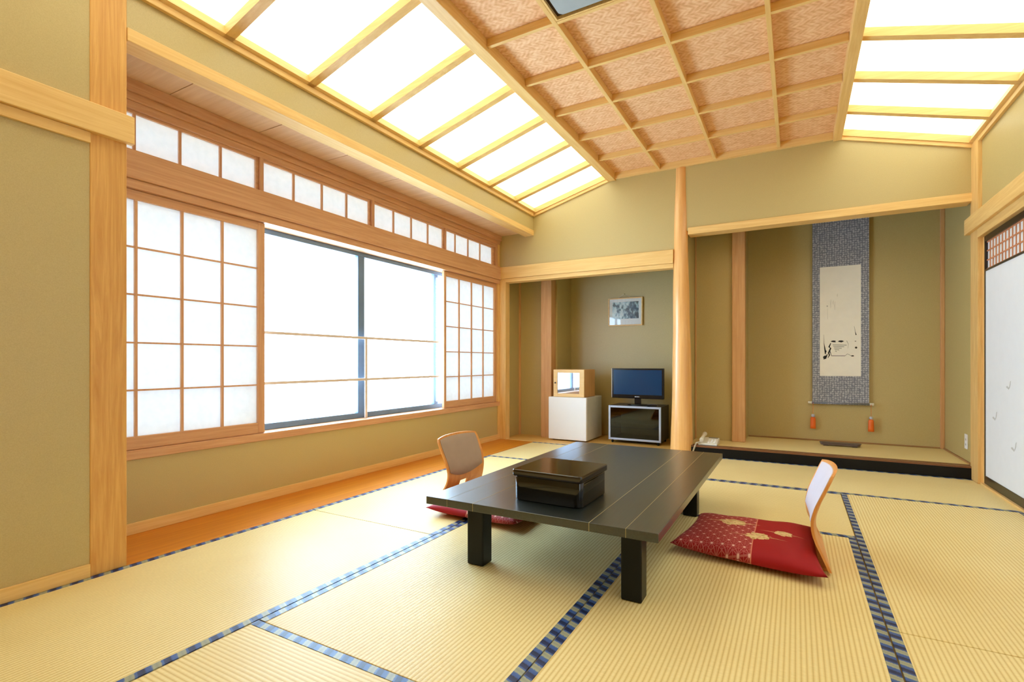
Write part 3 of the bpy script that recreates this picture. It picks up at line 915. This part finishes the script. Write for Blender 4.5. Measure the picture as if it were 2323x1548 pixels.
def cushion(corners, z0, h, rz, label):
    cx = sum(c[0] for c in corners) / 4; cy = sum(c[1] for c in corners) / 4
    (nlx, nly), (nrx, nry), (flx, fly), (frx, fry) = corners
    bm = bmesh.new(); n = 36
    top = []; bot = []
    for i in range(n + 1):
        rt, rb_ = [], []
        for j in range(n + 1):
            u, v = -1 + 2 * i / n, -1 + 2 * j / n
            # edges draw in between the pointed corners
            pin = 0.055
            uu = u * (1 - pin * (1 - v * v) * abs(u) ** 2); vv = v * (1 - pin * (1 - u * u) * abs(v) ** 2)
            a, c = (uu + 1) / 2, (vv + 1) / 2
            x = (nlx * (1 - a) + nrx * a) * (1 - c) + (flx * (1 - a) + frx * a) * c - cx
            y = (nly * (1 - a) + nry * a) * (1 - c) + (fly * (1 - a) + fry * a) * c - cy
            f = ((1 - u ** 4) * (1 - v ** 4)) ** 0.42
            wr = 0.0022 * math.sin(u * 9 + v * 3) * f * (abs(u) + abs(v))
            cl = 0.016 * (abs(u) * abs(v)) ** 3
            zt = z0 + 0.020 + cl + (h - 0.020) * f + wr
            zb = z0 + 0.020 + cl - 0.020 * f
            rt.append(bm.verts.new((cx + x, cy + y, zt)))
            edge = i in (0, n) or j in (0, n)
            rb_.append(rt[-1] if edge else bm.verts.new((cx + x, cy + y, zb)))
        top.append(rt); bot.append(rb_)
    for i in range(n):
        for j in range(n):
            bm.faces.new((top[i][j], top[i + 1][j], top[i + 1][j + 1], top[i][j + 1]))
            vsq = (bot[i][j], bot[i][j + 1], bot[i + 1][j + 1], bot[i + 1][j])
            if len(set(vsq)) == 4:
                try: bm.faces.new(vsq)
                except ValueError: pass
    o = solo('floor_cushion', bm, M_CUSH, label, 'cushion', loc=(cx, cy, z0), group='red patterned cushions on the floor chairs', smooth=True)
    o.rotation_euler = (0, 0, rz)
    return o
cushion([(-0.514, 2.43), (0.112, 2.335), (-0.468, 2.96), (0.082, 3.0)], 0.0115, 0.080, 0.0, 'red cushion with gold motifs on the floor chair right of the table')
cushion([(-1.876, 2.32), (-1.275, 2.32), (-1.875, 2.93), (-1.275, 2.92)], 0.0115, 0.068, PI, 'red cushion half hidden under the left side of the low table')

# ------------------------------------------------------------------ fridge, cabinet, television
t = thing('mini_fridge', 'small white refrigerator standing in the left alcove', 'refrigerator', (-2.244, 5.5, 0))
bm = B(); box(bm, -2.470, -2.018, 5.325, 5.80, 0.012, 0.492, 0.006); link_mesh('body', bm, plain('fridge_side_white', (214, 216, 216), 0.4), t)
bm = B(); box(bm, -2.474, -2.014, 5.28, 5.319, 0.014, 0.494, 0.007); link_mesh('door', bm, M_WHITE, t)
bm = B(); box(bm, -2.468, -2.020, 5.31, 5.326, 0.03, 0.485); link_mesh('door_seal', bm, plain('seal_grey', (120, 120, 118), 0.6), t)
for x in (-2.44, -2.05):
    bm = B(); lathe(bm, [(0.014, 0.0), (0.014, 0.014)], (x, 5.36, 0), 16); link_mesh('foot', bm, M_LEG, t)
t = thing('tea_cabinet', 'small pale wooden cabinet with a glass door on the fridge', 'cabinet', (-2.23, 5.47, 0.4945))
bm = B(); z0, z1 = 0.495, 0.806; x0, x1 = -2.418, -2.046; y0, y1 = 5.312, 5.64
box(bm, x0, x0 + 0.014, y0, y1, z0, z1, 0.001); box(bm, x1 - 0.014, x1, y0, y1, z0, z1, 0.001)
box(bm, x0 + 0.014, x1 - 0.014, y0, y1, z0, z0 + 0.014); box(bm, x0 + 0.014, x1 - 0.014, y0, y1, z1 - 0.014, z1); box(bm, x0 + 0.014, x1 - 0.014, y1 - 0.01, y1, z0 + 0.014, z1 - 0.014)
link_mesh('case', bm, W_PIL, t)
bm = B(); f = 0.048
box(bm, x0, x0 + f, y0 - 0.018, y0 - 0.001, z0 + 0.002, z1, 0.002); box(bm, x1 - f - 0.01, x1, y0 - 0.018, y0 - 0.001, z0 + 0.002, z1, 0.002)
box(bm, x0 + f, x1 - f - 0.01, y0 - 0.018, y0 - 0.001, z0 + 0.002, z0 + 0.04, 0.002); box(bm, x0 + f, x1 - f - 0.01, y0 - 0.018, y0 - 0.001, z1 - 0.038, z1, 0.002)
dr = link_mesh('door', bm, W_BEECH, t)
def refl(name, rgb, rough=0.03):
    m, nt, b = new_mat(name); b.inputs['Base Color'].default_value = lin(*rgb)
    n = N(nt, 'ShaderNodeTexNoise', i_Scale=3.0); nt.links.new(coords(nt), n.inputs['Vector'])
    r = ramp(nt, [(0.4, lin(*rgb)), (0.6, lin(*[min(255, c + 8) for c in rgb]))]); nt.links.new(n.outputs[0], r.inputs[0]); nt.links.new(r.outputs[0], b.inputs['Base Color'])
    b.inputs['Roughness'].default_value = rough; b.inputs['Metallic'].default_value = 0.85; return m
bm = B(); box(bm, x0 + f - 0.002, x1 - f - 0.008, y0 - 0.010, y0 - 0.006, z0 + 0.038, z1 - 0.036); link_mesh('door_glass', bm, refl('mirrored_glass', (206, 212, 224)), dr)
bm = B(); lathe(bm, [(0.004, 0), (0.004, -0.012), (0.008, -0.014), (0.008, -0.022)], (x0 + 0.030, y0 - 0.018, 0.655), 16, 'Y'); link_mesh('knob', bm, M_LEG, dr)

t = thing('tv_stand', 'black television stand with silver frame and glass door', 'television stand', (-1.525, 5.63, 0))
x0, x1, y0, y1, z0, z1 = -1.812, -1.240, 5.44, 5.83, 0.036, 0.412
bm = B(); box(bm, x0 + 0.004, x0 + 0.022, y0 + 0.01, y1, z0, z1 - 0.001); box(bm, x1 - 0.022, x1 - 0.004, y0 + 0.01, y1, z0, z1 - 0.001)
box(bm, x0 + 0.022, x1 - 0.022, y0 + 0.01, y1, z0, z0 + 0.018); box(bm, x0 + 0.022, x1 - 0.022, y0 + 0.01, y1, z1 - 0.02, z1 - 0.001); box(bm, x0 + 0.022, x1 - 0.022, y1 - 0.006, y1, z0 + 0.018, z1 - 0.02)
M_CAB = plain('charcoal_cabinet', (30, 34, 46), 0.35)
link_mesh('case', bm, M_CAB, t)
bm = B(); box(bm, x0 + 0.023, x1 - 0.023, y0 + 0.04, y1 - 0.01, 0.212, 0.222); link_mesh('shelf', bm, plain('shelf_grey', (120, 124, 128), 0.4), t)
M_SILV = plain('silver_frame', (176, 188, 212), 0.32, 0.4)
bm = B(); f = 0.022
box(bm, x0, x0 + f, y0 - 0.008, y0 + 0.008, z0, z1, 0.002); box(bm, x1 - f, x1, y0 - 0.008, y0 + 0.008, z0, z1, 0.002)
box(bm, x0 + f, x1 - f, y0 - 0.008, y0 + 0.008, z0, z0 + f, 0.002); box(bm, x0 + f, x1 - f, y0 - 0.008, y0 + 0.008, z1 - f, z1, 0.002)
dr = link_mesh('front_frame', bm, M_SILV, t)
bm = B(); box(bm, x0 + f, x1 - f, y0 - 0.002, y0 + 0.003, z0 + f, z1 - f); link_mesh('glass_door', bm, M_SMOKE, t)
for x in (x0 + 0.035, x1 - 0.035):
    for y in (y0 + 0.03, y1 - 0.04):
        bm = B(); lathe(bm, [(0.012, -0.01), (0.0155, -0.008), (0.0155, 0.008), (0.012, 0.01)], (x, y, 0.0155), 20, 'X'); box(bm, x - 0.006, x + 0.006, y - 0.006, y + 0.006, 0.02, z0)
        link_mesh('caster', bm, M_LEG, t)

t = thing('television', 'flat black television on the silver framed stand', 'television', (-1.52, 5.58, 0.412))
M_TVB = plain('piano_black', (12, 16, 24), 0.12, var=0)
M_SCR = plain('screen_glass', (14, 56, 96), 0.16, var=0.0, spec=0.4)
x0, x1, z0, z1, y0 = -1.815, -1.236, 0.487, 0.822, 5.555
bm = B(); box(bm, x0, x1, y0, y0 + 0.035, z0, z1, 0.005); box(bm, x0 + 0.06, x1 - 0.06, y0 + 0.035, y0 + 0.065, z0 + 0.05, z1 - 0.05, 0.006); link_mesh('casing', bm, M_TVB, t)
bm = B(); box(bm, x0 + 0.022, x1 - 0.022, y0 - 0.0012, y0 + 0.002, z0 + 0.042, z1 - 0.020); link_mesh('screen', bm, M_SCR, t)
bm = B()
for k, w in enumerate((0.006, 0.005, 0.004, 0.006, 0.003, 0.006)):
    xx = -1.552 + k * 0.0085; box(bm, xx, xx + w, y0 - 0.0016, y0 - 0.0004, z0 + 0.016, z0 + 0.025)
link_mesh('maker_mark', bm, plain('mark_silver', (226, 230, 236), 0.4), t)
bm = B(); box(bm, x0 - 0.0015, x0 + 0.003, y0 - 0.0008, y0 + 0.012, z0 + 0.008, z1 - 0.005, 0.001); link_mesh('bezel_highlight', bm, plain('highlight_white', (226, 228, 232), 0.3), t)  # highlight on the left bezel, modelled as a pale strip
bm = B(); box(bm, -1.56, -1.49, y0 + 0.012, y0 + 0.036, 0.425, z0, 0.004); link_mesh('neck', bm, M_TVB, t)
bm = B(); lathe(bm, [(0.120, 0.412), (0.122, 0.417), (0.105, 0.424), (0.05, 0.430)], (-1.525, y0 + 0.03, 0), 48, 'Z', (1, 0.62)); link_mesh('base', bm, M_TVB, t)
t = thing('remote_control', 'small black remote control lying on the television stand', 'remote control', (-1.34, 5.50, 0.4125))
bm = B(); box(bm, -1.40, -1.30, 5.478, 5.512, 0.4125, 0.430, 0.004, rot=0.3); link_mesh('body', bm, M_TVB, t)
M_BTN = plain('button_grey', (110, 112, 116), 0.5)
for k in range(5):
    for q in range(2):
        bm = B(); box(bm, -1.385 + k * 0.016 - q * 0.004, -1.378 + k * 0.016 - q * 0.004, 5.482 + k * 0.005 + q * 0.012, 5.488 + k * 0.005 + q * 0.012, 0.430, 0.4315); link_mesh('button', bm, M_BTN, t)

# ------------------------------------------------------------------ picture
t = thing('framed_picture', 'small framed picture on the alcove wall above the television', 'picture', (-1.783, YK, 1.325))
x0, x1, z0, z1, y0 = -1.992, -1.575, 1.325, 1.662, YK - 0.030
bm = B(); f = 0.014
box(bm, x0, x0 + f, y0, YK - 0.004, z0, z1, 0.002); box(bm, x1 - f, x1, y0, YK - 0.004, z0, z1, 0.002)
box(bm, x0 + f, x1 - f, y0, YK - 0.004, z0, z0 + f, 0.002); box(bm, x0 + f, x1 - f, y0, YK - 0.004, z1 - f, z1, 0.002)
link_mesh('frame', bm, W_BEECH, t)
bm = B(); box(bm, x0 + f, x1 - f, y0 + 0.008, YK - 0.006, z0 + f, z1 - f); link_mesh('mount', bm, plain('mount_white', (246, 246, 246), 0.5, var=0.005), t)
def photo_mat():
    m, nt, b = new_mat('garden_photo')
    tc = nt.nodes.new('ShaderNodeTexCoord'); sp = nt.nodes.new('ShaderNodeSeparateXYZ'); nt.links.new(tc.outputs['Object'], sp.inputs[0])
    n = N(nt, 'ShaderNodeTexNoise', i_Scale=22.0, i_Detail=5.0); nt.links.new(coords(nt, (1.6, 1, 1)), n.inputs['Vector'])
    a = N(nt, 'ShaderNodeMath', operation='MULTIPLY_ADD'); a.inputs[1].default_value = -0.75; nt.links.new(sp.outputs['X'], a.inputs[0]); nt.links.new(n.outputs[0], a.inputs[2])
    r = ramp(nt, [(0.34, lin(56, 84, 104)), (0.46, lin(104, 132, 150)), (0.56, lin(190, 218, 226)), (0.66, lin(228, 242, 244))])
    nt.links.new(a.outputs[0], r.inputs[0]); nt.links.new(r.outputs[0], b.inputs['Base Color']); b.inputs['Roughness'].default_value = 0.2
    return m
bm = B(); box(bm, x0 + 0.05, x1 - 0.045, y0 + 0.0068, y0 + 0.0082, z0 + 0.085, z1 - 0.05); link_mesh('print', bm, photo_mat(), t)
bm = B(); box(bm, x0 + f, x1 - f, y0 + 0.003, y0 + 0.0045, z0 + f, z1 - f); link_mesh('glass', bm, M_GLASS, t)
bm = B(); tube(bm, [(x0 + 0.12, YK - 0.012, z1), (x0 + 0.19, YK - 0.006, z1 + 0.045), (x0 + 0.20, YK - 0.006, z1 + 0.045), (x0 + 0.27, YK - 0.012, z1)], 0.0012, 6); link_mesh('cord', bm, M_PALE, t)
bm = B(); lathe(bm, [(0.006, 0), (0.006, -0.012), (0.003, -0.014)], (x0 + 0.195, YK - 0.0005, z1 + 0.046), 12, 'Y'); link_mesh('hook', bm, M_GOLD, t)

# ------------------------------------------------------------------ hanging scroll
def brocade():
    m, nt, b = new_mat('grey_blue_brocade')
    v = coords(nt)
    vo = N(nt, 'ShaderNodeTexVoronoi', i_Scale=48.0, i_Randomness=0.35); nt.links.new(v, vo.inputs['Vector'])
    n = N(nt, 'ShaderNodeTexNoise', i_Scale=130.0, i_Detail=3.0); nt.links.new(v, n.inputs['Vector'])
    a = N(nt, 'ShaderNodeMath', operation='MULTIPLY_ADD'); a.inputs[1].default_value = 0.55; nt.links.new(n.outputs[0], a.inputs[0]); nt.links.new(vo.outputs[0], a.inputs[2])
    r = ramp(nt, [(0.4, lin(196, 198, 204)), (0.62, lin(158, 160, 170)), (0.85, lin(116, 120, 134))])
    nt.links.new(a.outputs[0], r.inputs[0]); nt.links.new(r.outputs[0], b.inputs['Base Color'])
    b.inputs['Roughness'].default_value = 0.55; b.inputs['Sheen Weight'].default_value = 0.2
    return m
M_BROC = brocade()
M_SPAPER = plain('aged_cream_paper', (246, 243, 232), 0.7, var=0.02)
M_INK = plain('black_ink', (34, 34, 34), 0.7)
M_INKW = plain('pale_ink_wash', (184, 182, 172), 0.7)
t = thing('hanging_scroll', 'tall hanging scroll with grey brocade border in the right alcove', 'scroll', (0.383, YK, 0.47))
YS_ = YK - 0.035
def sheet(x0, x1, z0, z1, y, th, wav=0.0, n=24):
    bm = bmesh.new(); F = []; K = []
    for i in range(n + 1):
        z = z0 + (z1 - z0) * i / n; w = wav * math.sin(i / n * PI * 2.2)
        F.append([bm.verts.new((x0, y + w, z)), bm.verts.new((x1, y + w, z))]); K.append([bm.verts.new((x0, y + w + th, z)), bm.verts.new((x1, y + w + th, z))])
    for i in range(n):
        bm.faces.new((F[i][0], F[i][1], F[i + 1][1], F[i + 1][0])); bm.faces.new((K[i][0], K[i + 1][0], K[i + 1][1], K[i][1]))
        bm.faces.new((F[i][0], F[i + 1][0], K[i + 1][0], K[i][0])); bm.faces.new((F[i][1], K[i][1], K[i + 1][1], F[i + 1][1]))
    bm.faces.new((F[0][0], K[0][0], K[0][1], F[0][1])); bm.faces.new((F[n][0], F[n][1], K[n][1], K[n][0]))
    bmesh.ops.recalc_face_normals(bm, faces=bm.faces)
    return bm
link_mesh('brocade_mount', sheet(0.146, 0.618, 0.478, 2.40, YS_, 0.002), M_BROC, t)
link_mesh('paper_panel', sheet(0.211, 0.553, 0.752, 1.84, YS_ - 0.0010, 0.0012), M_SPAPER, t)
bm = B()
def pxz(px, py):     # position on the paper panel from relative units (0..1 across, 0..1 down)
    return (0.211 + 0.342 * px, 1.84 - 1.088 * py)
def stroke(mat, pts, ws, d=0.0006):
    bm = B()
    L_, R_ = [], []
    for i, (x, z) in enumerate(pts):
        a = pts[max(0, i - 1)]; c = pts[min(len(pts) - 1, i + 1)]
        dx, dz = c[0] - a[0], c[1] - a[1]; l = math.hypot(dx, dz) or 1
        w = ws[i] if isinstance(ws, (list, tuple)) else ws
        L_.append((x - dz / l * w, z + dx / l * w)); R_.append((x + dz / l * w, z - dx / l * w))
    for i in range(len(pts) - 1):
        prism(bm, [L_[i], L_[i + 1], R_[i + 1], R_[i]], 'Y', YS_ - 0.0010 - d, YS_ - 0.0008)
    link_mesh('ink_stroke', bm, mat, t)
def blob(mat, x, z, rx, rz_, ang=0, n=12):
    bm = B()
    prism(bm, [(x + rx * math.cos(2 * PI * k / n) * math.cos(ang) - rz_ * math.sin(2 * PI * k / n) * math.sin(ang), z + rx * math.cos(2 * PI * k / n) * math.sin(ang) + rz_ * math.sin(2 * PI * k / n) * math.cos(ang)) for k in range(n)], 'Y', YS_ - 0.0016, YS_ - 0.0008)
    link_mesh('ink_dot', bm, mat, t)
q = pxz
stroke(M_INK, [q(.10, .62), q(.105, .70), q(.13, .76), q(.14, .80)], [.0006, .0015, .006, .004])
blob(M_INK, *q(.145, .775), .008, .013)
blob(M_INK, *q(.13, .825), .019, .012, 0.5); stroke(M_INK, [q(.09, .845), q(.14, .838), q(.19, .80)], [.004, .008, .003])
stroke(M_INK, [q(.27, .70), q(.23, .735), q(.27, .745), q(.22, .79), q(.24, .81), q(.20, .835)], [.003, .007, .006, .007, .005, .002])
stroke(M_INK, [q(.24, .76), q(.29, .815), q(.62, .816)], [.004, .0026, .0022]); stroke(M_INK, [q(.62, .816), q(.68, .798), q(.76, .815)], .0014); blob(M_INK, *q(.80, .817), .013, .006)
blob(M_INK, *q(.34, .683), .020, .0075); stroke(M_INK, [q(.27, .685), q(.34, .688), q(.40, .692)], [.001, .004, .001])
blob(M_INK, *q(.52, .684), .022, .0085); stroke(M_INK, [q(.45, .686), q(.53, .69), q(.60, .684)], [.001, .005, .001])
blob(M_INK, *q(.885, .743), .010, .010); blob(M_INK, *q(.87, .686), .007, .003)
stroke(M_INK, [q(.84, .55), q(.865, .60), q(.885, .63)], [.0006, .0015, .0045])
stroke(M_INKW, [q(.66, .68), q(.70, .71), q(.69, .75)], [.003, .002, .0008]); 
for k in range(5): stroke(M_INKW, [q(.32 + .015 * k, .715 + .014 * k), q(.66 - .06 * k, .72 + .014 * k)], .0045)
for (a, c, e) in ((.27, .30, .38), (.33, .31, .35), (.37, .32, .40), (.43, .25, .28)): stroke(M_INKW, [q(a + .01, c), q(a, (c + e) / 2), q(a + .005, e)], [.0006, .0014, .0005])
blob(M_INKW, *q(.185, .36), .005, .009); stroke(M_INKW, [q(.19, .38), q(.195, .48)], .0007)
bm = B(); lathe(bm, [(0.013, 0.142), (0.013, 0.622)], (0, YS_ - 0.002, 0.482), 20, 'X'); link_mesh('roller', bm, M_BROC, t)
for a, c in ((0.108, 0.142), (0.622, 0.656)):
    bm = B(); lathe(bm, [(0.012, a), (0.014, a + 0.003), (0.0125, (a + c) / 2), (0.014, c - 0.003), (0.012, c)], (0, YS_ - 0.002, 0.482), 20, 'X'); link_mesh('roller_knob', bm, M_PALE, t)
bm = B(); tube(bm, [(0.146, YS_, 2.40), (0.383, YK - 0.01, 2.55), (0.618, YS_, 2.40)], 0.003, 6); link_mesh('hanging_cord', bm, M_BROC, t)
M_ORA = plain('orange_silk', (236, 108, 24), 0.5)
for x, nm in ((0.152, 'left'), (0.632, 'right')):
    w = thing('scroll_weight', 'orange tassel weight hanging from the %s end of the scroll' % nm, 'tassel', (x, YS_ - 0.002, 0.22), 'orange scroll weights')
    bm = B(); tube(bm, [(x, YS_ - 0.017, 0.483), (x, YS_ - 0.0165, 0.36)], 0.0014, 6); link_mesh('cord', bm, M_ORA, w)
    bm = B(); lathe(bm, [(0.008, 0.366), (0.015, 0.360), (0.016, 0.345), (0.010, 0.338)], (x, YS_ - 0.014, 0), 16); link_mesh('cap', bm, plain('cap_silver_blue', (190, 196, 214), 0.4), w)
    bm = B(); lathe(bm, [(0.014, 0.338), (0.022, 0.325), (0.024, 0.25), (0.025, 0.222)], (x, YS_ - 0.014, 0), 20, 'Z', (1, 0.7)); link_mesh('tassel', bm, M_ORA, w)

# ------------------------------------------------------------------ tray, telephone, outlet
t = thing('flower_tray', 'long dark wooden tray on the alcove floor below the scroll', 'tray', (0.37, 5.68, 0.0965))
bm = B(); M_DW = wood('dark_stained_wood', (112, 92, 82), (78, 62, 54), 'X', rough=0.4)
pts = []
for sx, a0 in ((1, -90), (-1, 90)):
    for k in range(9):
        a = math.radians(a0 + 180 * k / 8); pts.append((0.365 + sx * 0.125 + 0.036 * math.cos(a), 5.69 + 0.042 * math.sin(a)))
prism(bm, pts, 'Z', 0.106, 0.122, 0.003); link_mesh('body', bm, M_DW, t)
bm = B(); prism(bm, [(0.365 + (p[0] - 0.365) * 1.04, 5.69 + (p[1] - 5.69) * 1.1) for p in pts], 'Z', 0.1222, 0.130, 0.002); link_mesh('rim', bm, M_DW, t)
for x in (0.25, 0.48):
    bm = B(); box(bm, x - 0.02, x + 0.02, 5.665, 5.715, 0.0965, 0.106); link_mesh('foot', bm, M_DW, t)

t = thing('telephone', 'cream push button telephone on the alcove step beside the log pillar', 'telephone', (-0.74, 5.19, 0.0985))
bm = B()
prism(bm, [(5.10, 0.100), (5.30, 0.100), (5.30, 0.150), (5.27, 0.155), (5.10, 0.117)], 'X', -0.815, -0.645, 0.004); link_mesh('base', bm, M_PALE, t)
for i in range(3):
    for j in range(4):
        bm = B(); x = -0.735 + i * 0.026; y = 5.13 + j * 0.026; z = 0.117 + (y - 5.10) * 0.224
        box(bm, x, x + 0.017, y, y + 0.014, z - 0.002, z + 0.005, 0.001); link_mesh('key', bm, M_WHITE, t)
bm = B(); box(bm, -0.74, -0.655, 5.25, 5.27, 0.148, 0.1555); link_mesh('display', bm, plain('display_grey', (120, 116, 110), 0.3), t)
bm = B()
tube(bm, [(-0.785, 5.10, 0.142), (-0.785, 5.115, 0.150), (-0.783, 5.16, 0.163), (-0.780, 5.22, 0.178), (-0.778, 5.275, 0.186), (-0.777, 5.295, 0.182)], [0.017, 0.021, 0.015, 0.015, 0.021, 0.017], 14)
link_mesh('handset', bm, M_PALE, t)
bm = B(); pts = []
for k in range(220):
    s = k / 219; a = s * 2 * PI * 22
    px = -0.80 - 0.052 * s; py = 5.10 - 0.055 * min(1, s * 1.6); pz = 0.125 - 0.0 * s - 0.085 * max(0, (s - 0.45) / 0.55) ** 1.0
    pts.append((px + 0.0055 * math.cos(a), py + 0.003 * math.cos(a + 1), pz + 0.0055 * math.sin(a)))
tube(bm, pts, 0.0017, 6); link_mesh('coiled_cord', bm, M_PALE, t)

t = thing('wall_outlet', 'white wall outlet low on the right side of the scroll alcove', 'outlet', (XR, 5.29, 0.26))
bm = B(); box(bm, XR - 0.006, XR - 0.0005, 5.25, 5.325, 0.20, 0.318, 0.002); link_mesh('cover_plate', bm, M_WHITE, t)
bm = B()
for z in (0.235, 0.275): box(bm, XR - 0.0072, XR - 0.0058, 5.277, 5.298, z - 0.008, z + 0.008)
link_mesh('socket', bm, plain('socket_grey', (190, 190, 188), 0.4), t)
